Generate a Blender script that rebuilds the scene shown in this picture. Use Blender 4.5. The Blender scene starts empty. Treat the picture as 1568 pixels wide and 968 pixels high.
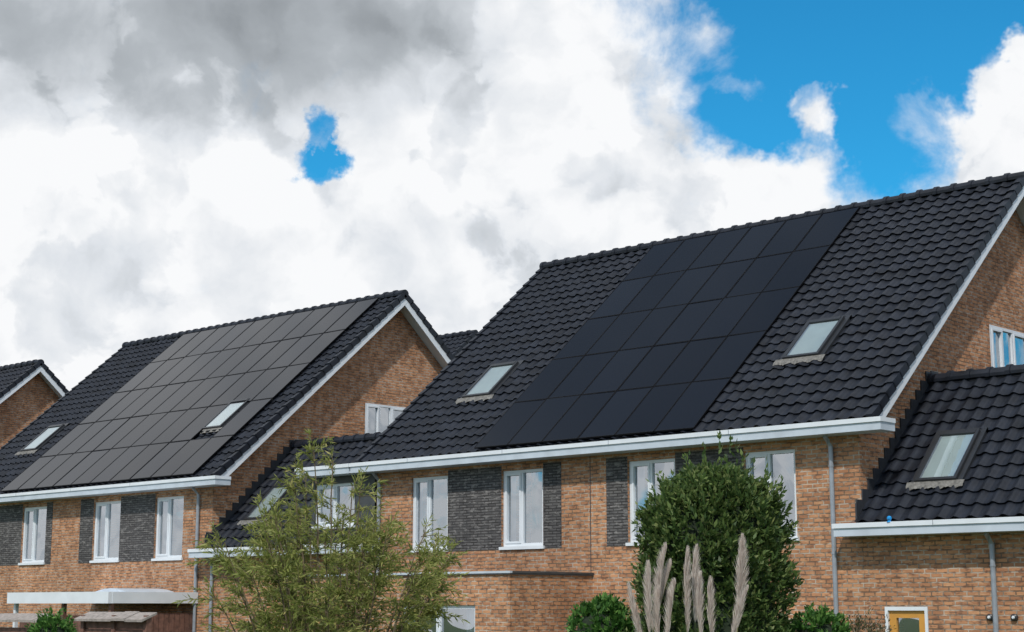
import bpy, math, random
import numpy as np
from mathutils import Vector, Matrix
random.seed(4); rng=np.random.default_rng(7)
scene=bpy.context.scene
COL=scene.collection

# ---------------------------------------------------------------- materials
def newmat(name):
    m=bpy.data.materials.new(name); m.use_nodes=True
    nt=m.node_tree; b=nt.nodes['Principled BSDF']
    return m,nt,b
def N(nt,t,**kw):
    n=nt.nodes.new(t)
    for k,v in kw.items(): setattr(n,k,v)
    return n
def ramp(nt,fac,stops):
    r=N(nt,'ShaderNodeValToRGB'); e=r.color_ramp.elements
    while len(e)<len(stops): e.new(.5)
    for i,(p,c) in enumerate(stops):
        e[i].position=p; e[i].color=(c[0],c[1],c[2],1)
    nt.links.new(fac,r.inputs[0]); return r.outputs[0]
def simple(name,col,rough=.5,var=.15,scale=8,spec=.5,metal=0,bump=0):
    m,nt,b=newmat(name)
    tc=N(nt,'ShaderNodeTexCoord'); no=N(nt,'ShaderNodeTexNoise'); no.inputs['Scale'].default_value=scale; no.inputs['Detail'].default_value=5
    nt.links.new(tc.outputs['Object'],no.inputs['Vector'])
    c0=[c*(1-var) for c in col]; c1=[min(1,c*(1+var)) for c in col]
    nt.links.new(ramp(nt,no.outputs[0],[(.3,c0),(.7,c1)]),b.inputs['Base Color'])
    b.inputs['Roughness'].default_value=rough; b.inputs['Specular IOR Level'].default_value=spec; b.inputs['Metallic'].default_value=metal
    if bump:
        bp=N(nt,'ShaderNodeBump'); bp.inputs['Strength'].default_value=bump; bp.inputs['Distance'].default_value=.01
        nt.links.new(no.outputs[0],bp.inputs['Height']); nt.links.new(bp.outputs[0],b.inputs['Normal'])
    return m
def brickmat(name,c1,c2,cm,cm2,dark,light,bw=.225,rh=.08,ms=.013,bump=.8,lmix=.55,dmix=.8):
    m,nt,b=newmat(name); L=nt.links
    tc=N(nt,'ShaderNodeTexCoord'); sp=N(nt,'ShaderNodeSeparateXYZ'); L.new(tc.outputs['Object'],sp.inputs[0])
    ad=N(nt,'ShaderNodeMath',operation='ADD'); L.new(sp.outputs[0],ad.inputs[0]); L.new(sp.outputs[1],ad.inputs[1])
    cb=N(nt,'ShaderNodeCombineXYZ'); L.new(ad.outputs[0],cb.inputs[0]); L.new(sp.outputs[2],cb.inputs[1])
    nw=N(nt,'ShaderNodeTexNoise'); nw.inputs['Scale'].default_value=9; nw.inputs['Detail'].default_value=1; L.new(tc.outputs['Object'],nw.inputs['Vector'])
    ws=N(nt,'ShaderNodeVectorMath',operation='SCALE'); L.new(nw.outputs['Color'],ws.inputs[0]); ws.inputs['Scale'].default_value=.012
    va=N(nt,'ShaderNodeVectorMath',operation='ADD'); L.new(cb.outputs[0],va.inputs[0]); L.new(ws.outputs[0],va.inputs[1])
    mo=N(nt,'ShaderNodeTexNoise'); mo.inputs['Scale'].default_value=5; mo.inputs['Detail'].default_value=3; L.new(tc.outputs['Object'],mo.inputs['Vector'])
    mcol=ramp(nt,mo.outputs[0],[(.42,cm),(.6,cm2)])
    br=N(nt,'ShaderNodeTexBrick'); L.new(va.outputs[0],br.inputs['Vector'])
    br.inputs['Scale'].default_value=1; br.inputs['Brick Width'].default_value=bw; br.inputs['Row Height'].default_value=rh
    br.inputs['Mortar Size'].default_value=ms; br.inputs['Mortar Smooth'].default_value=.2; br.inputs['Bias'].default_value=-.1
    br.inputs['Color1'].default_value=(*c1,1); br.inputs['Color2'].default_value=(*c2,1); L.new(mcol,br.inputs['Mortar'])
    mp=N(nt,'ShaderNodeMapping'); mp.inputs['Scale'].default_value=(5.0,13,1); L.new(cb.outputs[0],mp.inputs[0])
    n1=N(nt,'ShaderNodeTexNoise'); n1.inputs['Scale'].default_value=1; n1.inputs['Detail'].default_value=2; n1.inputs['Roughness'].default_value=.7; L.new(mp.outputs[0],n1.inputs['Vector'])
    f1=N(nt,'ShaderNodeMapRange'); f1.inputs[1].default_value=.55; f1.inputs[2].default_value=.67; f1.inputs[4].default_value=dmix; L.new(n1.outputs[0],f1.inputs[0])
    mx=N(nt,'ShaderNodeMix',data_type='RGBA'); L.new(f1.outputs[0],mx.inputs[0]); L.new(br.outputs['Color'],mx.inputs[6]); mx.inputs[7].default_value=(*dark,1)
    f3=N(nt,'ShaderNodeMapRange'); f3.inputs[1].default_value=.43; f3.inputs[2].default_value=.32; f3.inputs[4].default_value=lmix; L.new(n1.outputs[0],f3.inputs[0])
    mx2=N(nt,'ShaderNodeMix',data_type='RGBA'); L.new(f3.outputs[0],mx2.inputs[0]); L.new(mx.outputs[2],mx2.inputs[6]); mx2.inputs[7].default_value=(*light,1)
    n2=N(nt,'ShaderNodeTexNoise'); n2.inputs['Scale'].default_value=.6; n2.inputs['Detail'].default_value=4; L.new(tc.outputs['Object'],n2.inputs['Vector'])
    hs=N(nt,'ShaderNodeHueSaturation'); L.new(mx2.outputs[2],hs.inputs['Color'])
    f2=N(nt,'ShaderNodeMapRange'); f2.inputs[3].default_value=.82; f2.inputs[4].default_value=1.18; f2.inputs[1].default_value=.3; f2.inputs[2].default_value=.7; L.new(n2.outputs[0],f2.inputs[0]); L.new(f2.outputs[0],hs.inputs['Value'])
    L.new(hs.outputs[0],b.inputs['Base Color']); b.inputs['Roughness'].default_value=.85; b.inputs['Specular IOR Level'].default_value=.2
    inv=N(nt,'ShaderNodeMath',operation='SUBTRACT'); inv.inputs[0].default_value=1; L.new(br.outputs['Fac'],inv.inputs[1])
    a2=N(nt,'ShaderNodeMath',operation='ADD'); L.new(inv.outputs[0],a2.inputs[0]); L.new(n1.outputs[0],a2.inputs[1])
    bp=N(nt,'ShaderNodeBump'); bp.inputs['Strength'].default_value=bump; bp.inputs['Distance'].default_value=.014; L.new(a2.outputs[0],bp.inputs['Height']); L.new(bp.outputs[0],b.inputs['Normal'])
    return m
BRICK=brickmat('orange_brick',(.50,.25,.13),(.345,.163,.088),(.17,.12,.085),(.45,.38,.31),(.17,.09,.06),(.56,.345,.205))  # darker mortar tone is joint shadow painted in; the lighter one is mortar
GREYB=brickmat('grey_brick',(.14,.135,.135),(.08,.077,.08),(.04,.038,.038),(.07,.068,.068),(.24,.23,.225),(.055,.055,.058),rh=.06,bump=1,lmix=.8)
TILE=simple('roof_tile_anthracite',(.0115,.0145,.022),.5,.45,3,.32)
LEAD=simple('lead_flashing_dark',(.03,.033,.04),.5,.2,10)
APRON=simple('lead_apron',(.15,.145,.135),.7,.4,18,bump=.4)
WHITE=simple('white_paint',(.66,.70,.745),.4,.06,2)
WHITEG=simple('gutter_white',(.48,.54,.61),.4,.1,3)
ZINC=simple('zinc_pipe',(.28,.31,.35),.4,.15,6,metal=.2)
DARKF=simple('dark_frame',(.022,.024,.028),.4,.1,5)
CLAD=simple('dark_cladding',(.05,.055,.06),.6,.2,6)
STONE=simple('sill_stone',(.5,.5,.5),.7,.15,20)
DARKIN=simple('interior_dark',(.045,.05,.055),.9,.2,2)
CURT=simple('curtain_fabric',(.6,.65,.72),.9,.12,3)
BLIND=simple('roof_blind',(.46,.52,.50),.6,.06,2)
OCHRE=simple('ochre_paint',(.55,.27,.05),.45,.1,6)
WOODF=simple('weathered_wood',(.15,.075,.055),.8,.4,9,bump=.4)
COPE=simple('fence_coping_wood',(.27,.24,.22),.8,.3,14,bump=.4)
BARK=simple('bark',(.13,.10,.06),.9,.4,20,bump=.4)
ROOFING=simple('flat_roofing',(.06,.06,.062),.9,.2,5)
BLUEP=simple('blue_plastic',(.01,.25,.6),.3,.05,5)

def leafmat(name,stops,trans=.35,rough=.5):
    m,nt,b=newmat(name); L=nt.links
    g=N(nt,'ShaderNodeNewGeometry')
    c=ramp(nt,g.outputs['Random Per Island'],stops)
    L.new(c,b.inputs['Base Color']); b.inputs['Roughness'].default_value=rough; b.inputs['Specular IOR Level'].default_value=.3
    tr=N(nt,'ShaderNodeBsdfTranslucent'); L.new(c,tr.inputs[0])
    mx=N(nt,'ShaderNodeMixShader'); mx.inputs[0].default_value=trans
    out=nt.nodes['Material Output']; L.new(b.outputs[0],mx.inputs[1]); L.new(tr.outputs[0],mx.inputs[2]); L.new(mx.outputs[0],out.inputs[0])
    return m
LEAF_EV=leafmat('evergreen_leaf',[(0,(.04,.075,.026)),(.5,(.085,.145,.04)),(.85,(.15,.21,.06)),(1,(.26,.30,.12))])
LEAF_WI=leafmat('willow_leaf',[(0,(.15,.18,.045)),(.5,(.24,.28,.075)),(.85,(.34,.36,.11)),(1,(.45,.40,.15))],.45)
LEAF_SH=leafmat('shrub_leaf',[(0,(.03,.09,.02)),(.6,(.08,.20,.04)),(1,(.16,.30,.07))])
LEAF_DR=leafmat('dry_twig_leaf',[(0,(.06,.05,.03)),(.6,(.12,.10,.06)),(1,(.1,.14,.05))])
PLUME=leafmat('pampas_plume',[(0,(.50,.42,.38)),(.6,(.68,.61,.56)),(1,(.80,.74,.69))],.5,.8)
GRASSB=leafmat('pampas_blade',[(0,(.07,.10,.03)),(1,(.25,.25,.1))])
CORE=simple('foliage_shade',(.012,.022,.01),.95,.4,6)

def glassmat(name,refl=.42,tint=(.88,.92,.95),bump=.12):
    m,nt,b=newmat(name); L=nt.links; nt.nodes.remove(b)
    t=N(nt,'ShaderNodeBsdfTransparent'); t.inputs[0].default_value=(*tint,1)
    g=N(nt,'ShaderNodeBsdfGlossy'); g.inputs['Roughness'].default_value=.015; g.inputs[0].default_value=(.90,.95,1,1)
    tc=N(nt,'ShaderNodeTexCoord'); no=N(nt,'ShaderNodeTexNoise'); no.inputs['Scale'].default_value=1.3; no.inputs['Detail'].default_value=0; L.new(tc.outputs['Object'],no.inputs['Vector'])
    bp=N(nt,'ShaderNodeBump'); bp.inputs['Strength'].default_value=bump; bp.inputs['Distance'].default_value=.05; L.new(no.outputs[0],bp.inputs['Height']); L.new(bp.outputs[0],g.inputs['Normal'])
    fr=N(nt,'ShaderNodeFresnel'); fr.inputs[0].default_value=1.5
    ad=N(nt,'ShaderNodeMath',operation='ADD'); ad.inputs[1].default_value=refl; ad.use_clamp=True; L.new(fr.outputs[0],ad.inputs[0])
    mx=N(nt,'ShaderNodeMixShader'); L.new(ad.outputs[0],mx.inputs[0]); L.new(t.outputs[0],mx.inputs[1]); L.new(g.outputs[0],mx.inputs[2])
    L.new(mx.outputs[0],nt.nodes['Material Output'].inputs[0]); return m
GLASS=glassmat('window_glass',.40,bump=.6)
GLASSR=glassmat('roof_window_glass',.22,bump=.04)

def panelmat():
    m,nt,b=newmat('solar_glass'); L=nt.links
    g=N(nt,'ShaderNodeNewGeometry')
    c=ramp(nt,g.outputs['Random Per Island'],[(0,(.004,.005,.009)),(1,(.007,.009,.015))])
    L.new(c,b.inputs['Base Color']); b.inputs['Roughness'].default_value=.09; b.inputs['IOR'].default_value=1.27
    b.inputs['Specular Tint'].default_value=(.86,.95,1,1)
    return m
PANEL=panelmat()
PFRAME=simple('panel_frame',(.003,.003,.004),.45,.1,5,spec=.15)

# ---------------------------------------------------------------- mesh builder
class M:
    def __init__(s): s.v=[];s.f=[];s.m=[];s.mats=[]
    def mi(s,mat):
        if mat not in s.mats: s.mats.append(mat)
        return s.mats.index(mat)
    def face(s,pts,mat):
        n=len(s.v); s.v.extend([tuple(p) for p in pts]); s.f.append(tuple(range(n,n+len(pts)))); s.m.append(s.mi(mat))
    def hexa(s,c,mat):
        n=len(s.v); s.v.extend([tuple(p) for p in c]); k=s.mi(mat)
        for q in ((0,3,2,1),(4,5,6,7),(0,1,5,4),(1,2,6,5),(2,3,7,6),(3,0,4,7)):
            s.f.append(tuple(n+i for i in q)); s.m.append(k)
    def box(s,x0,x1,y0,y1,z0,z1,mat):
        if x0>x1:x0,x1=x1,x0
        if y0>y1:y0,y1=y1,y0
        if z0>z1:z0,z1=z1,z0
        s.hexa([(x0,y0,z0),(x1,y0,z0),(x1,y1,z0),(x0,y1,z0),(x0,y0,z1),(x1,y0,z1),(x1,y1,z1),(x0,y1,z1)],mat)
    def tube(s,pts,rad,mat,n=6,cap=False):
        k=s.mi(mat); base=len(s.v); pts=[Vector(p) for p in pts]
        for i,p in enumerate(pts):
            d=(pts[min(i+1,len(pts)-1)]-pts[max(i-1,0)])
            if d.length<1e-6: d=Vector((0,0,1))
            d.normalize(); a=d.cross(Vector((0,0,1)) if abs(d.z)<.9 else Vector((1,0,0))).normalized(); b=d.cross(a)
            r=rad[i] if isinstance(rad,(list,tuple)) else rad
            for j in range(n):
                t=2*math.pi*j/n; s.v.append(tuple(p+a*(r*math.cos(t))+b*(r*math.sin(t))))
        for i in range(len(pts)-1):
            for j in range(n):
                s.f.append((base+i*n+j,base+i*n+(j+1)%n,base+(i+1)*n+(j+1)%n,base+(i+1)*n+j)); s.m.append(k)
        if cap:
            s.f.append(tuple(base+j for j in range(n))); s.m.append(k)
            e=base+(len(pts)-1)*n; s.f.append(tuple(e+j for j in range(n))); s.m.append(k)
    def obj(s,name,parent=None,smooth=False):
        me=bpy.data.meshes.new(name); me.from_pydata(s.v,[],s.f)
        for m in s.mats: me.materials.append(m)
        me.polygons.foreach_set('material_index',s.m)
        if smooth: me.polygons.foreach_set('use_smooth',[True]*len(s.f))
        me.update(); o=bpy.data.objects.new(name,me); COL.objects.link(o)
        if parent:
            o.parent=parent; o.matrix_parent_inverse=Matrix.Translation(-parent.location)
        return o
def root(name,loc):
    e=bpy.data.objects.new(name,None); e.location=loc; e.empty_display_size=1; COL.objects.link(e); return e

# ---------------------------------------------------------------- roof helpers
class Slope:
    """roof plane: eave (y0,z0) to ridge (y1,z1)"""
    def __init__(s,y0,z0,y1,z1):
        s.y0,s.z0=y0,z0; dy,dz=y1-y0,z1-z0; s.L=math.hypot(dy,dz); s.cy=dy/s.L; s.cz=dz/s.L
        s.sg=1 if dy>0 else -1
    def P(s,x,t,h):
        return (x, s.y0+s.cy*t - s.sg*s.cz*h, s.z0+s.cz*t + abs(s.cy)*h)
    def box(s,m,x0,x1,t0,t1,h0,h1,mat):
        P=s.P
        m.hexa([P(x0,t0,h0),P(x1,t0,h0),P(x1,t1,h0),P(x0,t1,h0),P(x0,t0,h1),P(x1,t0,h1),P(x1,t1,h1),P(x0,t1,h1)],mat)
WAVE=[0,0,.02,.25,.8,1,.8,.25]
def tiles(m,S,x0,x1,mat=None,course=.345,tw=.3):
    mat=mat or TILE
    k=m.mi(mat); nc=max(1,round(S.L/course)); L=S.L/nc; nx=round((x1-x0)/tw)*8; 
    xs=[x0+(x1-x0)*i/nx for i in range(nx+1)]
    jit=[[random.uniform(-.006,.006) for _ in range(nx//8+1)] for _ in range(nc)]
    base=len(m.v)
    for r in range(nc):
        for e in (0,1):
            for i,x in enumerate(xs):
                w=WAVE[i%8]*.05
                h=w+(.042 if e==0 else 0.0)+jit[r][i//8]
                m.v.append(S.P(x,(r+e)*L-(.03 if e==0 else 0),h))
    W=nx+1
    for r in range(2*nc-1):
        for i in range(nx):
            a=base+r*W+i; m.f.append((a,a+1,a+W+1,a+W)); m.m.append(k)
    S.box(m,x0+.01,x1-.01,0.02,S.L+.03,-.12,-.012,DARKF)
    return nc,L
def ridge(m,x0,x1,y,z,r=.13):
    n=round((x1-x0)/.42); L=(x1-x0)/n; k=m.mi(TILE)
    for i in range(n):
        a=x0+i*L; r0=r+.022; r1=r-.008; b=len(m.v); ns=9; dz=random.uniform(-.006,.006)
        for (xx,rr) in ((a-.02,r0),(a+.07,r0),(a+.075,r1+.004),(a+L,r1)):
            for j in range(ns):
                t=math.pi*(-.12+1.24*j/(ns-1)); m.v.append((xx,y-math.cos(t)*rr*1.15,z+dz+math.sin(t)*rr))
        for q in range(3):
            for j in range(ns-1):
                m.f.append((b+q*ns+j,b+q*ns+j+1,b+(q+1)*ns+j+1,b+(q+1)*ns+j)); m.m.append(k)
        m.f.append(tuple(b+j for j in range(ns))); m.m.append(k)
        m.f.append(tuple(b+3*ns+j for j in range(ns))); m.m.append(k)

# ---------------------------------------------------------------- walls and windows
def wall(m,P,u0,u1,z0,top,openings,mat,breaks=(),reveal=.13):
    bs=sorted(set([u0,u1]+list(breaks)+[o[0] for o in openings]+[o[1] for o in openings]))
    bs=[b for b in bs if u0<=b<=u1]
    for a,b in zip(bs[:-1],bs[1:]):
        c=(a+b)/2; z=z0
        for o in sorted([o for o in openings if o[0]<c<o[1]],key=lambda o:o[2]):
            if o[2]>z: m.face([P(a,z,0),P(b,z,0),P(b,o[2],0),P(a,o[2],0)],mat)
            z=o[3]
        m.face([P(a,z,0),P(b,z,0),P(b,top(b),0),P(a,top(a),0)],mat)
    for (a,b,za,zb) in openings:
        r=reveal
        m.face([P(a,za,0),P(a,zb,0),P(a,zb,r),P(a,za,r)],mat); m.face([P(b,za,0),P(b,zb,0),P(b,zb,r),P(b,za,r)],mat)
        m.face([P(a,zb,0),P(b,zb,0),P(b,zb,r),P(a,zb,r)],mat); m.face([P(a,za,0),P(b,za,0),P(b,za,r),P(a,za,r)],STONE)
def pbox(m,P,u0,u1,z0,z1,d0,d1,mat):
    a=P(u0,z0,d0); b=P(u1,z1,d1); m.box(a[0],b[0],a[1],b[1],a[2],b[2],mat)
def window(m,P,a,b,za,zb,split=(.5,),curtain=.6,fr=.065,sill=True,frame=None,dep=.05):
    W=frame or WHITE
    d0,d1=dep,dep+.08
    a+=.003;b-=.003;za+=.003;zb-=.003
    pbox(m,P,a,a+fr,za,zb,d0,d1,W); pbox(m,P,b-fr,b,za,zb,d0,d1,W)
    pbox(m,P,a+fr,b-fr,zb-fr,zb,d0,d1,W); pbox(m,P,a+fr,b-fr,za,za+fr,d0,d1,W)
    us=[a+fr]+[a+(b-a)*s for s in split]+[b-fr]
    for i in range(len(us)-1):
        x0=us[i]+(.028 if i>0 else 0); x1=us[i+1]-(.028 if i<len(us)-2 else 0)
        if i>0: pbox(m,P,us[i]-.028,us[i]+.028,za+fr,zb-fr,d0+.004,d1,W)
        s=.045; z0=za+fr; z1=zb-fr
        if i%2==0 or len(us)==2:
            pbox(m,P,x0,x0+s,z0,z1,d0-.016,d1-.01,W); pbox(m,P,x1-s,x1,z0,z1,d0-.016,d1-.01,W)
            pbox(m,P,x0+s,x1-s,z1-s,z1,d0-.016,d1-.01,W); pbox(m,P,x0+s,x1-s,z0,z0+s,d0-.016,d1-.01,W)
        m.face([P(x0,z0,d0+.05),P(x1,z0,d0+.05),P(x1,z1,d0+.05),P(x0,z1,d0+.05)],GLASS)
    if sill: pbox(m,P,a-.05,b+.05,za-.07,za-.006,-.05,.06,WHITE)
    pbox(m,P,a-.3,b+.3,za-.35,zb+.25,1.3,1.35,DARKIN)
    for side in (0,1):
        w=(b-a)*curtain*.5*random.uniform(.6,1.2)
        x0=a+.02 if side==0 else b-.02-w
        n=14
        for i in range(n):
            u=x0+w*i/n; v=x0+w*(i+1)/n
            da=.26+.02*math.sin(i*1.9); db=.26+.02*math.sin((i+1)*1.9)
            m.face([P(u,za,da),P(v,za,db),P(v,zb,db),P(u,zb,da)],CURT)

def skylight(m,S,x0,x1,t0,t1):
    f=.06; H=.14
    S.box(m,x0,x0+f,t0,t1,-.01,H,DARKF); S.box(m,x1-f,x1,t0,t1,-.01,H,DARKF)
    S.box(m,x0+f,x1-f,t1-f*1.6,t1,-.01,H+.01,DARKF); S.box(m,x0+f,x1-f,t0,t0+f,-.01,H,DARKF)
    S.box(m,x0-.1,x0-.004,t0-.05,t1+.1,-.01,.085,DARKF); S.box(m,x1+.004,x1+.1,t0-.05,t1+.1,-.01,.085,DARKF)
    S.box(m,x0-.1,x1+.1,t1+.004,t1+.12,-.011,.08,DARKF)
    S.box(m,x0+f,x1-f,t0+f,t1-f*1.6,.0,.104,BLIND)
    for (xa,xb,ta,tb) in ((x0+f,x0+f+.03,t0+f,t1-f*1.6),(x1-f-.03,x1-f,t0+f,t1-f*1.6),(x0+f+.03,x1-f-.03,t0+f,t0+f+.03)):
        S.box(m,xa,xb,ta,tb,.105,.115,ZINC)
    P=S.P
    m.face([P(x0+f,t0+f,.125),P(x1-f,t0+f,.125),P(x1-f,t1-f*1.6,.125),P(x0+f,t1-f*1.6,.125)],GLASSR)
    k=m.mi(APRON); n=40; b=len(m.v); xa,xb=x0-.16,x1+.16
    for i in range(n+1):
        x=xa+(xb-xa)*i/n; w=.045*(.5+.5*math.sin((x)*2*math.pi/.3)) 
        lo=-.17-.03*math.sin(x*2*math.pi/.3+1)+random.uniform(-.02,.02)
        m.v.append(P(x,t0-.002,.10)); m.v.append(P(x,t0-.1,.075+w*.7)); m.v.append(P(x,t0+lo,.05+w))
    for i in range(n):
        for q in (0,1):
            a=b+i*3+q; m.f.append((a,a+1,a+4,a+3)); m.m.append(k)

def pipe(m,x,y,z0,z1,top_y):
    m.tube([(x,top_y,z1+.16),(x,top_y,z1+.05),(x,y,z1-.12),(x,y,z0)],.045,ZINC,10)
    z=z1-.5
    while z>z0+.2:
        m.tube([(x,y,z),(x,y,z+.03)],.054,ZINC,10,True); m.box(x-.015,x+.015,y,y+.07,z,z+.03,ZINC); z-=1.6
def gutter(m,x0,x1,yf,yw,z0,z1):
    m.box(x0,x1,yf+.03,yw-.004,z0,z1-.05,WHITEG)
    m.box(x0-.02,x1+.02,yf,yf+.1,z1-.085,z1,WHITE)
    m.box(x0-.02,x0+.02,yf+.1,yw-.006,z1-.083,z1-.002,WHITE); m.box(x1-.02,x1+.02,yf+.1,yw-.006,z1-.083,z1-.002,WHITE)
    m.box(x0+.02,x1-.02,yf+.1,yw-.006,z1-.05,z1-.03,ZINC)
    x=x0+2.0
    while x<x1-1:
        m.box(x,x+.012,yf-.003,yf+.002,z1-.087,z1+.002,ZINC); x+=3.0

YF=26.1
def block(name,xL,xR,wins,greys,y0=25.85,z0=5.74,yr=32.5,zr=11.5,sky=(),gwin=True,pipes=(),dz=0,yoff=0,gut=(.0,.3)):
    yf=YF+yoff; y0+=yoff; yr+=yoff; z0+=dz; zr+=dz
    R=root(name,((xL+xR)/2,(yf+yr)/2,0))
    F=Slope(y0,z0,yr,zr); B=Slope(2*yr-y0,z0,yr,zr)
    wl,wr=xL+.4,xR-.45; yb=2*yr-yf
    m=M()
    Pf=lambda u,z,d:(u,yf+d,z)
    Pr=lambda u,z,d:(wr-d,u,z)
    Pl=lambda u,z,d:(wl+d,u,z)
    ops=[(a,b,3.66+dz,5.32+dz) for a,b in wins]
    zt=z0+(yf-y0)*(zr-z0)/(yr-y0)-.08
    wall(m,Pf,wl,wr,0,lambda u:zt,ops,BRICK)
    hy=lambda y: z0+(min(y,2*yr-y)-y0)*(zr-z0)/(yr-y0)-.08
    gop=[(yr-1.1,yr+.75,7.03+dz,8.2+dz)] if gwin else []
    wall(m,Pr,yf,yb,0,hy,gop,BRICK,breaks=(yr,))
    wall(m,Pl,yf,yb,0,hy,[],BRICK,breaks=(yr,))
    m.face([(wl,yb,0),(wr,yb,0),(wr,yb,zt),(wl,yb,zt)],BRICK)
    for a,b in greys:
        pbox(m,Pf,a,b,3.6+dz,5.42+dz,-.008,-.001,GREYB)
    m.obj('walls',R)
    w=M()
    for (a,b,za,zb) in ops: window(w,Pf,a,b,za,zb,split=(.46,),curtain=random.choice((.15,.35,.6)))
    for (a,b,za,zb) in gop: window(w,Pr,a,b,za,zb,split=(.3,.55),curtain=.3,sill=False,dep=-.01)
    if w.v: w.obj('windows',R)
    t=M(); nc,L=tiles(t,F,xL,xR); tiles(t,B,xL,xR)
    ridge(t,xL-.02,xR+.02,yr,zr+.02)
    for S in (F,B):
        for i in range(nc):
            for xx in (xL,xR):
                sgn=1 if xx==xR else -1
                xa,xb=sorted((xx-sgn*.09,xx+sgn*.035))
                a0,a1=i*L-.03,(i+1)*L
                P=S.P
                t.hexa([P(xa,a0,-.06),P(xb,a0,-.06),P(xb,a1,-.09),P(xa,a1,-.09),P(xa,a0,.105),P(xb,a0,.105),P(xb,a1,.065),P(xa,a1,.065)],TILE)
    t.obj('roof_tiles',R)
    v=M()
    for q,S in enumerate((F,B)):
        e=.003*q
        S.box(v,xR-.03,xR+.008-e,-.02,S.L-.02*q,-.25,-.064,WHITE); S.box(v,xL-.008+e,xL+.03,-.02,S.L-.02*q,-.25,-.064,WHITE)
        S.box(v,wr+.002,xR-.032,0,S.L-.1,-.155,-.125,WHITE); S.box(v,xL+.032,wl-.002,0,S.L-.1,-.155,-.125,WHITE)
    gutter(v,xL+gut[0],xR+gut[1],y0-.28,yf,z0-.25,z0-.02)
    v.obj('fascia_and_gutter',R)
    if pipes:
        p=M()
        for x in pipes: pipe(p,x,yf-.07,.0,z0-.32,yf-.25)
        p.obj('downpipes',R)
    if sky:
        s=M()
        for (a,b,ta,tb) in sky: skylight(s,F,a,b,ta,tb)
        s.obj('roof_windows',R)
    return R,F

winsR=[(-27.8,-26.6),(-24.9,-23.68),(-21.32,-20.1),(-18.42,-17.25)]
greysR=[(-26.59,-24.91),(-23.67,-23.15),(-21.9,-21.33),(-20.09,-18.43)]
def slopecoord(y): return (y-25.85)/6.65*math.hypot(6.65,5.76)
s0,s1=slopecoord(27.56),slopecoord(28.58)
HR,FR=block('brick_house',-29.4,-15.4,winsR,greysR,sky=[(-27.55,-26.65,s0,s1),(-18.4,-17.55,s0,s1)],pipes=(-16.42,-28.85))
winsL=[(-48.0,-46.7),(-45.0,-43.65),(-41.1,-39.75),(-38.05,-36.75)]
greysL=[(-46.69,-45.01),(-43.64,-43.3),(-41.8,-41.11),(-39.74,-38.06)]
HL,FL=block('brick_house',-49.55,-35.0,winsL,greysL,sky=[(-47.75,-46.85,s0,s1),(-37.95,-37.1,s0,s1)],pipes=(-36.0,))
sh=lambda l,d:[(a+d,b+d) for a,b in l]
HLL,_=block('brick_house',-69.3,-55.3,sh(winsR,-39.9),sh(greysR,-39.9),pipes=(-56.3,))
HR2,_=block('brick_house',-9.6,4.4,sh(winsR,19.8),sh(greysR,19.8),pipes=(-9.05,))
HB,_=block('brick_house',-60,-45.35,[],[],dz=1.65,yoff=13.5,gwin=False)

j=M(); j.box(-22.35,-22.33,YF-.004,YF-.001,0,5.6,LEAD); j.obj('expansion_joint',HR)

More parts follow.
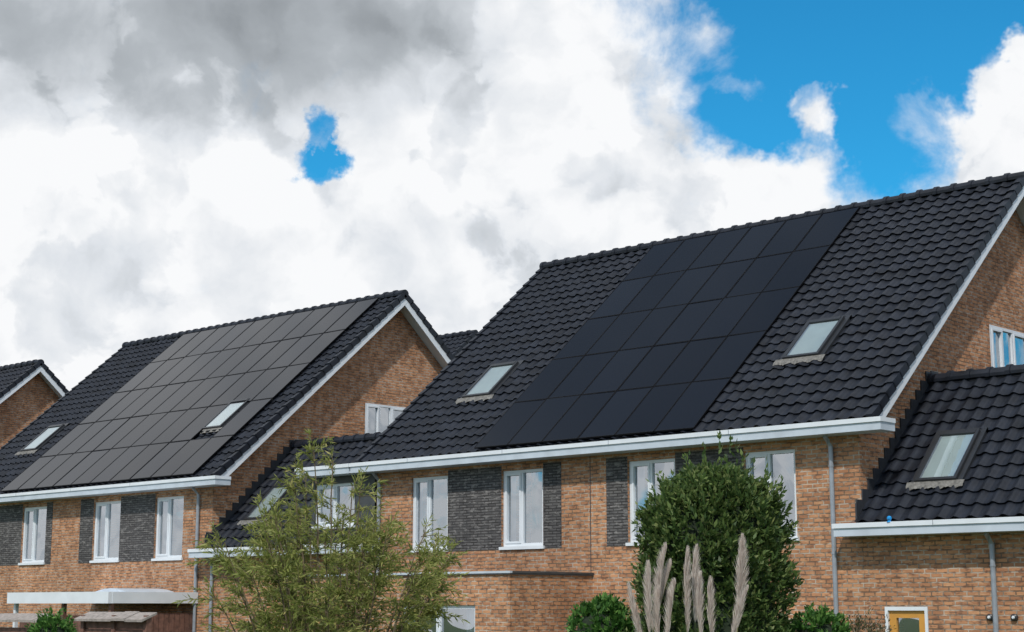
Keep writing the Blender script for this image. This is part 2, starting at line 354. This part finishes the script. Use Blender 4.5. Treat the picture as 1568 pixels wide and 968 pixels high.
# ---------------------------------------------------------------- annexes
def annex(xa,xb,door=False,pipes=()):
    R=root('brick_annex',((xa+xb)/2,28.5,0))
    y0,z0,yr,zr=25.85,3.87,28.8,6.72
    F=Slope(y0,z0,yr,zr); B=Slope(2*yr-y0,z0,yr,zr)
    m=M(); Pf=lambda u,z,d:(u,YF+d,z)
    xa+=.004; xb-=.004
    ops=[(-15.45,-14.6,0.02,2.38)] if door else []
    wall(m,Pf,xa,xb,0,lambda u:4.0,ops,BRICK)
    m.face([(xa,31.5,0),(xb,31.5,0),(xb,31.5,4.0),(xa,31.5,4.0)],BRICK)
    m.obj('walls',R)
    t=M(); tiles(t,F,xa+.01,xb-.01,tw=.3); tiles(t,B,xa+.01,xb-.01); ridge(t,xa+.03,xb-.02,yr,zr+.03)
    t.obj('roof_tiles',R)
    g=M(); gutter(g,xa-.3,xb-.02,y0-.28,YF,z0-.25,z0-.02); g.obj('gutter',R)
    s=M(); n=14; dy=(yr-y0-.02)/n
    for i in range(n):
        ya=y0+.05+i*dy; yb=ya+dy; za=z0+(ya-y0)*(zr-z0)/(yr-y0); zb=z0+(yb-y0)*(zr-z0)/(yr-y0)
        s.box(xa-.002,xa+.025-.001*(i%2),ya,yb-.002,za-.12,zb+.17,LEAD)
    s.box(xa-.0015,xa+.028,yr+.02,yr+.3,zr-.2,zr+.22,LEAD)
    s.box(xa-.0015,xa+.03,y0+.22-.2,y0+.27,z0-.03,z0+.35,LEAD)
    s.obj('step_flashing',R)
    sl=lambda y:(y-y0)/(yr-y0)*F.L
    k=M(); skylight(k,F,xa+.9,xa+1.72,sl(26.52),sl(27.5)); k.obj('roof_window',R)
    d=M(); x0,x1=xb-2.35,xb-.02; yd=YF-.04
    Pd=lambda u,z,dd:(u,yd+dd,z)
    op=[(x0+.12,x0+1.6,4.3,5.32)]
    wall(d,Pd,x0,x1,3.9,lambda u:5.5,op,CLAD)
    d.face([(x0,yd,3.9),(x0,yd,5.5),(x0,28.0,5.5),(x0,28.0,3.9)],CLAD)
    d.box(x0-.06,x1,25.62,28.0,5.5,5.53,WHITE); d.box(x0-.05,x1,25.7,28.0,5.53,5.66,ROOFING)
    window(d,Pd,*op[0],split=(.5,),curtain=.5)
    d.obj('dormer',R)
    g=M(); gutter(g,x0-.06,xb-.45,25.57,26.02,5.49,5.72)
    g.box(x0-.06,x0-.03,26.03,27.9,5.54,5.70,WHITE); g.obj('dormer_fascia',R)
    if pipes:
        p=M()
        for x in pipes: pipe(p,x,YF-.07,0,z0-.32,YF-.25)
        p.obj('downpipe',R)
    if door:
        q=M(); P=Pf; a,b,za,zb=ops[0]
        pbox(q,P,a+.003,a+.06,za,zb-.003,-.02,.1,WHITE); pbox(q,P,b-.06,b-.003,za,zb-.003,-.02,.1,WHITE); pbox(q,P,a+.06,b-.06,zb-.07,zb-.003,-.02,.1,WHITE)
        pbox(q,P,a+.062,a+.2,za,zb-.072,.03,.1,OCHRE); pbox(q,P,b-.2,b-.062,za,zb-.072,.03,.1,OCHRE); pbox(q,P,a+.2,b-.2,zb-.2,zb-.072,.03,.1,OCHRE); pbox(q,P,a+.2,b-.2,za,za+.9,.03,.1,OCHRE)
        q.face([P(a+.2,za+.9,.07),P(b-.2,za+.9,.07),P(b-.2,zb-.2,.07),P(a+.2,zb-.2,.07)],GLASS)
        pbox(q,P,a-.1,b+.1,0,zb+.2,.8,.85,DARKIN)
        q.obj('door',R)
    return R
annex(-35.45,-29.0,pipes=(-35.3,))
AR=annex(-15.85,-9.2,door=True,pipes=(-13.3,))
annex(-55.75,-49.15)
for x in (-13.42,-12.98):
    l=M(); l.tube([(x,YF-.001,2.2),(x,YF-.05,2.2),(x,YF-.07,2.2)],[.06,.06,.035],DARKF,12,True); l.tube([(x,YF-.06,2.2),(x,YF-.09,2.2)],[.035,.02],WHITE,10,True); l.obj('wall_lamp')
bl=M(); bl.tube([(-15.0,25.6,3.86),(-15.0,25.6,3.9),(-15.0,25.6,3.93),(-15.0,25.6,3.95)],[.02,.045,.04,.02],BLUEP,12,True); bl.tube([(-15.0,25.6,3.84),(-15.0,25.6,3.865)],[.05,.03],BLUEP,12,True); bl.obj('blue_vent_cap')

# ---------------------------------------------------------------- ground floor extension
R=root('brick_extension',(-25.6,24.8,0)); m=M()
xe0,xe1,ye=-29.3,-22.3,23.6
Pf=lambda u,z,d:(u,ye+d,z); Pr=lambda u,z,d:(xe1-d,u,z)
op=[(-25.4,-23.25,.9,2.4)]
wall(m,Pf,xe0,xe1,0,lambda u:3.0,op,BRICK); wall(m,Pr,ye,YF-.003,0,lambda u:3.0,[],BRICK)
m.face([(xe0,ye,0),(xe0,ye,3),(xe0,YF,3),(xe0,YF,0)],BRICK); m.obj('walls',R)
w=M(); window(w,Pf,*op[0],split=(.5,),curtain=.4); w.obj('window',R)
t=M(); t.box(xe0-.03,xe1+.035,ye-.035,YF-.005,3.0,3.025,ROOFING); t.box(xe0-.04,xe1+.045,ye-.045,ye+.03,3.026,3.07,WHITEG); t.box(xe1-.03,xe1+.043,ye+.031,YF-.006,3.026,3.068,CLAD); t.obj('flat_roof_trim',R)

# ---------------------------------------------------------------- canopy at the left house
R=root('carport_canopy',(-38.4,24.8,0)); c=M()
c.box(-40.8,-36.0,23.4,26.09,2.5,2.66,WHITE); c.box(-40.85,-35.95,23.35,23.47,2.45,2.74,WHITE); c.box(-36.06,-35.94,23.471,26.085,2.452,2.738,WHITE); c.box(-40.86,-40.75,23.471,26.085,2.452,2.738,WHITE)
c.obj('roof',R)
d=M(); k=d.mi(WHITEG); b=len(d.v); nn=10
for i in range(nn+1):
    t=i/nn; x=-38.4+2.1*t; z=2.67+.17*math.sin(math.pi*t)
    d.v.append((x,24.3,z)); d.v.append((x,25.8,z))
for i in range(nn): d.f.append((b+2*i,b+2*i+2,b+2*i+3,b+2*i+1)); d.m.append(k)
d.face([d.v[b+2*i] for i in range(nn+1)],WHITEG); d.obj('curved_rooflight',R)
p=M()
for x in (-40.7,-38.3,-36.1): p.box(x-.05,x+.05,23.5,23.6,0,2.45,WOODF if x>-40 else WHITE)
p.obj('posts',R)
w=M()
for i in range(26):
    x=-40.6+i*.17; w.box(x,x+.155,23.62,23.64+.004*(i%2),0,2.12,WOODF)
w.box(-40.65,-36.1,23.60,23.66,2.12,2.16,WOODF)
for i in range(15):
    y=23.7+i*.16; w.box(-36.09,-36.07-.004*(i%2),y,y+.145,0,2.2,WOODF)
w.obj('timber_screen',R)

# ---------------------------------------------------------------- garden fence
def fence(x0,x1,y,zt):
    R=root('wooden_fence',((x0+x1)/2,y,0)); m=M(); n=int((zt-.15)/.14)
    for i in range(n): m.box(x0+.05,x1-.05,y-.012-.003*(i%2),y+.012,.06+i*.14,.06+i*.14+.128,WOODF)
    for x in (x0,(x0+x1)/2,x1): m.box(x-.045,x+.045,y-.05,y+.05,0,zt-.02,WOODF)
    m.obj('boards',R); c=M(); x=x0-.08
    while x<x1+.05:
        w=random.uniform(.35,.6); e=min(x+w,x1+.08); q=random.uniform(-.008,.008)
        c.hexa([(x,y-.16,zt-.12+q),(e-.006,y-.16,zt-.12+q),(e-.006,y+.13,zt+q),(x,y+.13,zt+q),(x,y-.16,zt-.08+q),(e-.006,y-.16,zt-.08+q),(e-.006,y+.13,zt+.035+q),(x,y+.13,zt+.035+q)],COPE); x+=w
    c.obj('coping',R)
fence(-24.7,-22.85,15.6,2.26); fence(-29.5,-26.0,15.6,2.22)

# ---------------------------------------------------------------- foliage
def leafmesh(name,C,D,Nn,Ln,Wd,mat,parent=None,shape=.45):
    D=D/np.linalg.norm(D,axis=1,keepdims=True)
    S=np.cross(D,Nn); S/=np.linalg.norm(S,axis=1,keepdims=True)+1e-9
    n=len(C); V=np.empty((n,4,3))
    V[:,0]=C; V[:,1]=C+D*(Ln*shape)[:,None]+S*(Wd*.5)[:,None]; V[:,2]=C+D*Ln[:,None]; V[:,3]=C+D*(Ln*shape)[:,None]-S*(Wd*.5)[:,None]
    me=bpy.data.meshes.new(name); me.vertices.add(4*n); me.vertices.foreach_set('co',V.reshape(-1))
    me.loops.add(4*n); me.loops.foreach_set('vertex_index',np.arange(4*n,dtype=np.int32))
    me.polygons.add(n); me.polygons.foreach_set('loop_start',np.arange(0,4*n,4,dtype=np.int32)); me.polygons.foreach_set('loop_total',np.full(n,4,dtype=np.int32))
    me.materials.append(mat); me.update(calc_edges=True); me.validate()
    o=bpy.data.objects.new(name,me); COL.objects.link(o)
    if parent: o.parent=parent; o.matrix_parent_inverse=Matrix.Translation(-parent.location)
    return o
def bush(name,x,y,rx,ztop,zround,nsp,mat,leaf=.07,lw=.028,per=16,lump=.13,core=.82,zmin=.3,seed=1,sp_len=.22,tufts=0):
    g=np.random.default_rng(seed); R=root(name,(x,y,0))
    ph=g.uniform(0,6.28,8)
    def rad(a,z):
        h=np.clip((z-zround)/(ztop-zround),0,1)
        base=rx*np.sqrt(np.clip(1-h**2.3,0,1))
        return base*(1+lump*(np.sin(3*a+ph[0]+z*1.3)*.4+np.sin(5*a+ph[1]-z*3.1)*.5+np.sin(9*a+z*6+ph[2])*.45+np.sin(z*7+ph[3]+2*a)*.45))
    n=nsp; a=g.uniform(0,2*np.pi,n); z=zmin+(ztop-zmin)*g.uniform(0,1,n)**.8; 
    r=rad(a,z)*np.sqrt(g.uniform(.62,1.02,n))
    k=g.uniform(0,1,n)<.18; z[k]=ztop-(g.uniform(0,1,k.sum())**1.5)*.35; r[k]=rad(a[k],z[k])*np.sqrt(g.uniform(0,1,k.sum()))
    P0=np.stack([x+r*np.cos(a),y+r*np.sin(a),z],1)
    out=np.stack([np.cos(a)*.8,np.sin(a)*.8,np.full(n,.75)+np.clip((z-zround)/(ztop-zround),0,1)*.8],1)+g.normal(0,.3,(n,3))
    out/=np.linalg.norm(out,axis=1,keepdims=True)
    sl=g.uniform(.3,1.2,n)*sp_len
    if tufts:
        tk=g.uniform(0,1,n)<tufts; sl[tk]*=1.8; out[tk,2]+=.5
    t=g.uniform(0,1,(n,per))
    C=P0[:,None]+out[:,None]*(t*sl[:,None])[:,:,None]+g.normal(0,.012,(n,per,3))
    D=out[:,None]*.9+g.normal(0,.5,(n,per,3))
    Nn=g.normal(0,.6,(n,per,3))+np.array([0,0,1])
    C=C.reshape(-1,3);D=D.reshape(-1,3);Nn=Nn.reshape(-1,3); q=len(C)
    leafmesh('leaves',C,D,Nn,g.uniform(.6,1.3,q)*leaf,g.uniform(.7,1.2,q)*lw,mat,R)
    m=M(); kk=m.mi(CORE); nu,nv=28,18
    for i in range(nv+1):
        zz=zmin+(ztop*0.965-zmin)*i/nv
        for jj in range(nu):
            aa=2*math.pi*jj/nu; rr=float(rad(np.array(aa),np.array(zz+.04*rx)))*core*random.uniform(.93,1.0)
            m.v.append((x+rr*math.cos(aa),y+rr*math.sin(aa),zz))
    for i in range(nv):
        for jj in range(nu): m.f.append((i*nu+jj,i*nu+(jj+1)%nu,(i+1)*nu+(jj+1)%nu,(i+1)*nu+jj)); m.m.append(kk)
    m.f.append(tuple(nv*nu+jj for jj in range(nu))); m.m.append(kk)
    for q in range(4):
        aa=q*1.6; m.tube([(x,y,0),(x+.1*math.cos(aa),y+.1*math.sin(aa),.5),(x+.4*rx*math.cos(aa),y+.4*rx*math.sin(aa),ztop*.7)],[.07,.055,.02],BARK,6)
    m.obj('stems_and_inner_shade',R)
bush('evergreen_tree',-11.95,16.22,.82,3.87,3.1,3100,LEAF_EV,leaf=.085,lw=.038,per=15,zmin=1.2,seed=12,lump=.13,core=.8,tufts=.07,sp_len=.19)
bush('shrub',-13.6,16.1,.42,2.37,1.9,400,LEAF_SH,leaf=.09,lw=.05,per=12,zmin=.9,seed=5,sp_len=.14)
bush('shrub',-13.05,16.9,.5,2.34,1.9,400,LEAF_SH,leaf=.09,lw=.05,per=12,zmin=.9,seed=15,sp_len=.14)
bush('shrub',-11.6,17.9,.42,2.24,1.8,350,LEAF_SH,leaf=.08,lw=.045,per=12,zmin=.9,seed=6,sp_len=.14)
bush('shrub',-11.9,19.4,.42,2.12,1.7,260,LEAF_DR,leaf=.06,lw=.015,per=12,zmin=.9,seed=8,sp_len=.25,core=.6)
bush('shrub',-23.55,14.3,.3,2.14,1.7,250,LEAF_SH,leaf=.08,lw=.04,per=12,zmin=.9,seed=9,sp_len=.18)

# ---- airy willow
def willow(x,y):
    R=root('willow_tree',(x,y,0)); m=M(); g=np.random.default_rng(21)
    Cs=[];Ds=[];Ls=[]
    def leafy(p,dv,L,n):
        dv=dv/np.linalg.norm(dv); pts=[]
        for i in range(5):
            t=i/4; q=p+dv*L*t+np.array([0,0,-.28*L*t*t]); pts.append(q)
        m.tube([tuple(q) for q in pts],[.005,.004,.003,.002,.001],BARK,3)
        t=np.sort(g.uniform(.05,1,n)); q=p+dv*(L*t)[:,None]+np.stack([0*t,0*t,-.28*L*t*t],1)
        tang=dv+np.stack([0*t,0*t,-.56*t],1)
        d=tang*.9+g.normal(0,.5,(n,3)); Cs.append(q);Ds.append(d);Ls.append(g.uniform(.05,.12,n))
    RM=1.35
    for i in range(47):
        az=g.uniform(0,2*np.pi); rr=RM*np.sqrt(g.uniform(.01,1)); top=3.95-1.0*(rr/RM)**1.6-g.uniform(0,.55)
        if i<3: rr*=.35; top=4.08-.12*i
        tip=np.array([x+rr*np.cos(az),y+rr*np.sin(az),top]); base=np.array([x+.12*np.cos(az),y+.12*np.sin(az),0.0])
        mid=np.array([x+.45*rr*np.cos(az),y+.45*rr*np.sin(az),top*.55])
        cur=lambda t:(1-t)**2*base+2*t*(1-t)*mid+t*t*tip
        ts=np.linspace(0,1,10); wob=g.normal(0,.012,(10,3)); pts=[cur(t)+wob[k]*(k>0) for k,t in enumerate(ts)]
        m.tube([tuple(p) for p in pts],[.022*(1-.85*t)+.002 for t in ts],BARK,5)
        for s in range(30):
            t=g.uniform(.35,1)**.9; p=cur(t); a=az+g.normal(0,1.1)
            dv=np.array([np.cos(a),np.sin(a),g.uniform(.1,1.2)]); leafy(p,dv,g.uniform(.2,.6)*(1.25-.5*t),int(g.integers(18,42)))
        leafy(tip-np.array([0,0,.05]),np.array([np.cos(az)*.3,np.sin(az)*.3,1.]),.32,24)
    C=np.concatenate(Cs);D=np.concatenate(Ds);Ln=np.concatenate(Ls); n=len(C)
    m.obj('branches',R)
    leafmesh('leaves',C,D,g.normal(0,1,(n,3)),Ln,g.uniform(.010,.019,n),LEAF_WI,R)
willow(-13.75,11.75)

# ---- pampas grass
def pampas():
    R=root('pampas_grass',(-7.33,9.58,0)); m=M(); g=np.random.default_rng(5)
    Rv=np.array([.728,.686,0]); Fv=np.array([-.686,.728,0]); c0=np.array([-7.33,9.58,0])
    Cs=[];Ds=[];Ls=[]
    for off,zt,ln,th in ((-.37,2.53,.5,.6),(-.25,2.68,.5,.6),(-.13,2.82,.6,.62),(-.05,2.70,.5,.55),(.02,2.79,.6,.62),(.10,2.81,.55,.62),(.19,2.57,.45,.55),(-.19,2.5,.4,.5),(.47,2.88,.65,1.1),(-.1,2.55,.45,.5),(.40,2.5,.4,.5),(.06,2.6,.45,.5)):
        dep=g.uniform(-.35,.35); lean=g.normal(0,.05)
        top=c0+Rv*(off*(1+dep/12))+Fv*dep; top[2]=zt
        bot=top-Rv*(lean+off*.12)-np.array([0,0,ln]); root0=c0+(bot-c0)*.25; root0[2]=0
        mid=(root0+bot)/2+Rv*off*.05; hook=Rv*g.uniform(-.04,.05)
        m.tube([tuple(root0),tuple(mid),tuple(bot),tuple((top+bot)/2),tuple(top+hook)],[.008,.007,.005,.003,.0012],GRASSB,5)
        n=int(1300*th); t=g.uniform(0,1,n)**.85
        ax=top-bot; C=bot+ax*t[:,None]+hook*(t**2.5)[:,None]
        a=g.uniform(0,6.28,n); side=np.array([np.cos(a),np.sin(a),0*a]).T
        w=(np.sin(np.clip(t*.92+.08,0,1)*np.pi)**.6)*g.uniform(.5,1.25,n)
        D=side*(.36*w*th)[:,None]+np.array([0,0,1.])+Rv*.16*np.sign(off+.01)+g.normal(0,.07,(n,3))
        Cs.append(C+side*.004);Ds.append(D);Ls.append((.045+.075*w))
    C=np.concatenate(Cs);D=np.concatenate(Ds);Ln=np.concatenate(Ls)
    leafmesh('plumes',C,D,g.normal(0,1,C.shape),Ln,g.uniform(.0025,.005,len(C)),PLUME,R,.5)
    m.obj('stalks',R)
    n=400; b=M(); k=b.mi(GRASSB)
    for i in range(n):
        a=g.uniform(0,6.28); r=g.uniform(.3,1.0); h=g.uniform(1.0,1.7); s=len(b.v)
        for q in range(7):
            t=q/6; rr=r*t**1.5; z=h*math.sin(t*2.1); w=.006*(1-t)+.001
            x=c0[0]+rr*math.cos(a)+.1*math.cos(a); y=c0[1]+rr*math.sin(a)+.1*math.sin(a)
            b.v.append((x-w*math.sin(a),y+w*math.cos(a),max(.01,z))); b.v.append((x+w*math.sin(a),y-w*math.cos(a),max(.01,z)))
        for q in range(6): b.f.append((s+2*q,s+2*q+1,s+2*q+3,s+2*q+2)); b.m.append(k)
    b.obj('blades',R)
pampas()

# ---------------------------------------------------------------- ground
gm,nt,b=newmat('grass_ground'); tc=N(nt,'ShaderNodeTexCoord'); no=N(nt,'ShaderNodeTexNoise'); no.inputs['Scale'].default_value=2.5; no.inputs['Detail'].default_value=6
nt.links.new(tc.outputs['Object'],no.inputs['Vector']); nt.links.new(ramp(nt,no.outputs[0],[(.3,(.04,.07,.02)),(.55,(.07,.11,.035)),(.75,(.13,.12,.07))]),b.inputs['Base Color']); b.inputs['Roughness'].default_value=.95
m=M(); m.face([(-2500,-2500,0),(2500,-2500,0),(2500,2500,0),(-2500,2500,0)],gm); m.obj('ground')

# ---------------------------------------------------------------- world: Nishita sky with procedural clouds
f=2500.0; th=math.radians(10.05); yaw=math.radians(43.3)
Fh=Vector((-math.sin(yaw),math.cos(yaw),0)); Rr=Vector((math.cos(yaw),math.sin(yaw),0))
F3=Fh*math.cos(th)+Vector((0,0,math.sin(th))); U3=-Fh*math.sin(th)+Vector((0,0,math.cos(th)))
sun_to=Vector((.33,-.62,.72)).normalized()
wd=bpy.data.worlds.new('World'); scene.world=wd; wd.use_nodes=True; nt=wd.node_tree; L=nt.links
for n in list(nt.nodes): nt.nodes.remove(n)
def mt(op,a,b=None,c=None,clamp=False):
    n=N(nt,'ShaderNodeMath',operation=op); n.use_clamp=clamp
    for i,v in enumerate((a,b,c)):
        if v is None: continue
        if isinstance(v,(int,float)): n.inputs[i].default_value=v
        else: L.new(v,n.inputs[i])
    return n.outputs[0]
def vmn(op,a,b=None):
    n=N(nt,'ShaderNodeVectorMath',operation=op)
    for i,v in enumerate((a,b)):
        if v is None: continue
        if isinstance(v,(tuple,Vector)): n.inputs[i].default_value=tuple(v)
        else: L.new(v,n.inputs[i])
    return n.outputs['Value'] if op in('DOT_PRODUCT','LENGTH') else n.outputs[0]
def mrange(x,a,b,c=0,d=1,sm=True):
    n=N(nt,'ShaderNodeMapRange',interpolation_type='SMOOTHSTEP' if sm else 'LINEAR')
    for i,v in enumerate((a,b,c,d)): n.inputs[i+1].default_value=v
    L.new(x,n.inputs[0]); return n.outputs[0]
tc=N(nt,'ShaderNodeTexCoord'); dr=tc.outputs['Generated']
S_=vmn('DOT_PRODUCT',dr,Rr); T_=vmn('DOT_PRODUCT',dr,U3); W_=vmn('DOT_PRODUCT',dr,F3)
cb=N(nt,'ShaderNodeCombineXYZ'); L.new(S_,cb.inputs[0]); L.new(T_,cb.inputs[1]); L.new(W_,cb.inputs[2]); q=cb.outputs[0]
def noise(vec,scale,detail=8,rough=.55,dist=0,out=0):
    n=N(nt,'ShaderNodeTexNoise'); n.inputs['Scale'].default_value=scale; n.inputs['Detail'].default_value=detail; n.inputs['Roughness'].default_value=rough; n.inputs['Distortion'].default_value=dist
    L.new(vec,n.inputs['Vector']); return n.outputs[out]
wn=noise(q,18,5,.62,0,1); wv=vmn('SUBTRACT',wn,(.5,.5,.5)); qw=vmn('ADD',q,vmn('MULTIPLY',wv,(.075,.075,.02))); qs=vmn('ADD',q,vmn('MULTIPLY',wv,(.03,.03,.01)))
wf=vmn('SUBTRACT',noise(q,60,4,.6,0,1),(.5,.5,.5)); qf=vmn('ADD',q,vmn('MULTIPLY',wf,(.03,.03,.01)))
def blob(px,py,rx,ry,w,soft=1.0,vec=None):
    c=Vector(((px-784)/f,(484-py)/f,1)).normalized()
    d=vmn('SUBTRACT',vec or qw,c); d=vmn('MULTIPLY',d,(f/rx,f/ry,1.5)); d=vmn('LENGTH',d)
    return mrange(d,1-.6*soft,1+.5*soft,w,0)
def total(l):
    o=l[0]
    for x in l[1:]: o=mt('ADD',o,x)
    return o
blue=total([blob(1370,-30,330,165,.9),blob(1170,120,165,105,.58),blob(1350,165,160,130,.62),blob(1130,205,100,55,.48),
   blob(490,254,40,27,.95,1,qf),blob(494,205,20,40,.7,1,qf),blob(1290,255,210,85,.40),blob(1240,-300,500,250,.8)])
# thin grey cloud patch added out of view to darken right-hand panel reflections
dd=vmn('LENGTH',vmn('SUBTRACT',dr,tuple(Vector((-.57,.33,.76)).normalized())))
panel_dim=mrange(dd,.13,.27,1,0)
cl=total([blob(1243,160,48,44,.85,.8),blob(1230,225,50,50,.5,.9),blob(1530,195,72,85,.85,.8),blob(1585,90,36,70,.8,.8),blob(1120,80,70,35,.3),blob(1150,140,60,24,.32),blob(1390,190,60,40,.25),blob(1190,300,70,40,.3)])
fb=noise(q,15,9,.62,.3)
cov=mt('ADD',mt('SUBTRACT',1.02,blue),cl)
cov=mt('ADD',cov,mt('MULTIPLY',mt('SUBTRACT',fb,.5),1.5))
mr=mrange(W_,.80,.55,0,1,False)
lf=noise(q,2.2,4,.6,.3)
zz=N(nt,'ShaderNodeSeparateXYZ'); L.new(dr,zz.inputs[0])
hi=mrange(zz.outputs[2],.0,.22)
cov=mt('SUBTRACT',cov,mt('MULTIPLY',mt('MULTIPLY',mr,hi),mt('MULTIPLY',mrange(lf,.46,.58),1.0)))
al=mrange(cov,.12,.86)
al=mt('MULTIPLY',al,mt('SUBTRACT',1.0,mt('MULTIPLY',panel_dim,.35)))
# cumulus shading: stacked billows - bright crisp rims that fade to soft grey inside
pb=noise(qs,7.5,7,.5,.15)
pb2=noise(vmn('ADD',qs,(.31,.17,.4)),12,7,.5,.15)
def billow(x,a):
    rim=mrange(x,a,a+.04); inner=mrange(x,a+.03,a+.24)
    return mt('MULTIPLY',rim,mt('SUBTRACT',1.0,mt('MULTIPLY',inner,.75)))
bw1=billow(pb,.45); bw2=billow(pb2,.48)
lit=mt('MAXIMUM',bw1,mt('MULTIPLY',bw2,.85))
rel=mt('SUBTRACT',pb2,noise(vmn('ADD',qs,(.318,.186,.4)),12,7,.5,.15))
grey=total([blob(270,-40,480,195,.45,1.0,qs),blob(470,60,170,95,.19,1,qs),blob(250,490,190,80,.07),blob(880,330,150,80,.10),blob(700,400,130,80,.07),blob(640,20,90,100,.08,1,qs)])
grey=mt('ADD',grey,mt('MULTIPLY',panel_dim,.75))
bright=total([blob(230,255,300,60,.08),blob(960,150,120,90,.05)])
gg=mt('ADD',grey,mt('MULTIPLY',mt('SUBTRACT',1.0,lit),mrange(grey,.2,.6,.15,.05)))
gg=mt('SUBTRACT',gg,mt('MULTIPLY',rel,1.1))
gg=mt('SUBTRACT',gg,bright)
gg=mt('SUBTRACT',gg,.01,None,True)
cr=N(nt,'ShaderNodeValToRGB'); e=cr.color_ramp.elements; e[0].position=0; e[0].color=(.95,.96,.975,1); e[1].position=.85; e[1].color=(.27,.295,.32,1)
x=e.new(.2); x.color=(.74,.775,.82,1); x=e.new(.45); x.color=(.45,.485,.52,1)
L.new(gg,cr.inputs[0])
sk=N(nt,'ShaderNodeTexSky',sky_type='NISHITA'); sk.sun_disc=False; sk.sun_elevation=math.asin(sun_to.z); sk.sun_rotation=math.atan2(sun_to.x,sun_to.y); sk.altitude=0; sk.air_density=1.0; sk.dust_density=.3; sk.ozone_density=2.5
tint=N(nt,'ShaderNodeMix',data_type='RGBA',blend_type='MULTIPLY'); tint.inputs[0].default_value=1; tint.inputs[7].default_value=(.14,.88,1.12,1); L.new(sk.outputs[0],tint.inputs[6])
b1=N(nt,'ShaderNodeBackground'); b1.inputs[1].default_value=.12; L.new(tint.outputs[2],b1.inputs[0])
b2=N(nt,'ShaderNodeBackground'); b2.inputs[1].default_value=1.0; L.new(cr.outputs[0],b2.inputs[0])
mx=N(nt,'ShaderNodeMixShader'); L.new(al,mx.inputs[0]); L.new(b1.outputs[0],mx.inputs[1]); L.new(b2.outputs[0],mx.inputs[2])
wo=N(nt,'ShaderNodeOutputWorld'); L.new(mx.outputs[0],wo.inputs[0])
wd.cycles.sampling_method='MANUAL'; wd.cycles.sample_map_resolution=512

sl=bpy.data.lights.new('sun','SUN'); sl.energy=3.0; sl.angle=math.radians(1.2); sl.color=(1,.94,.86)
so=bpy.data.objects.new('sun',sl); so.rotation_euler=sun_to.to_track_quat('Z','Y').to_euler(); so.location=(0,0,50); COL.objects.link(so)

# ---------------------------------------------------------------- solar panels
def panels(F,x0,ncol,pw,skip=(),nrow=5):
    R=root('solar_panel_array',(x0+ncol*pw/2,29,8.5)); m=M(); s0=.0; pl=(F.L-.14-s0)/nrow
    for c in range(ncol):
        for r in range(nrow):
            if (c,r) in skip: continue
            a=x0+c*pw+.008; b=x0+(c+1)*pw-.008; t0=s0+r*pl+.008; t1=s0+(r+1)*pl-.008; h=.10; fr=.014
            F.box(m,a,b,t0,t0+fr,h,h+.035,PFRAME);F.box(m,a,b,t1-fr,t1,h,h+.035,PFRAME);F.box(m,a,a+fr,t0+fr,t1-fr,h,h+.035,PFRAME);F.box(m,b-fr,b,t0+fr,t1-fr,h,h+.035,PFRAME)
            P=F.P; d=[random.uniform(-.003,.003) for _ in range(4)]; H=h+.029
            m.hexa([P(a+fr,t0+fr,h+.005),P(b-fr,t0+fr,h+.005),P(b-fr,t1-fr,h+.005),P(a+fr,t1-fr,h+.005),P(a+fr,t0+fr,H+d[0]),P(b-fr,t0+fr,H+d[1]),P(b-fr,t1-fr,H+d[1]+d[2]),P(a+fr,t1-fr,H+d[0]+d[2])],PANEL)
    for r in range(nrow):
        for q in (.25,.75): F.box(m,x0,x0+ncol*pw,s0+(r+q)*pl-.02,s0+(r+q)*pl+.02,.06,.098,PFRAME)
    m.obj('panels',R)
panels(FR,-25.45,6,1.015)
panels(FL,-45.85,10,.993,skip=((8,1),))

# ---------------------------------------------------------------- camera
cam=bpy.data.cameras.new('camera'); cam.sensor_width=36; cam.lens=36*f/1568; cam.clip_end=6000
co=bpy.data.objects.new('camera',cam); co.location=(0,0,2.4); co.rotation_euler=(math.radians(90)+th,0,yaw); COL.objects.link(co); scene.camera=co
scene.view_settings.view_transform='Standard'; scene.view_settings.look='None'; scene.view_settings.exposure=0
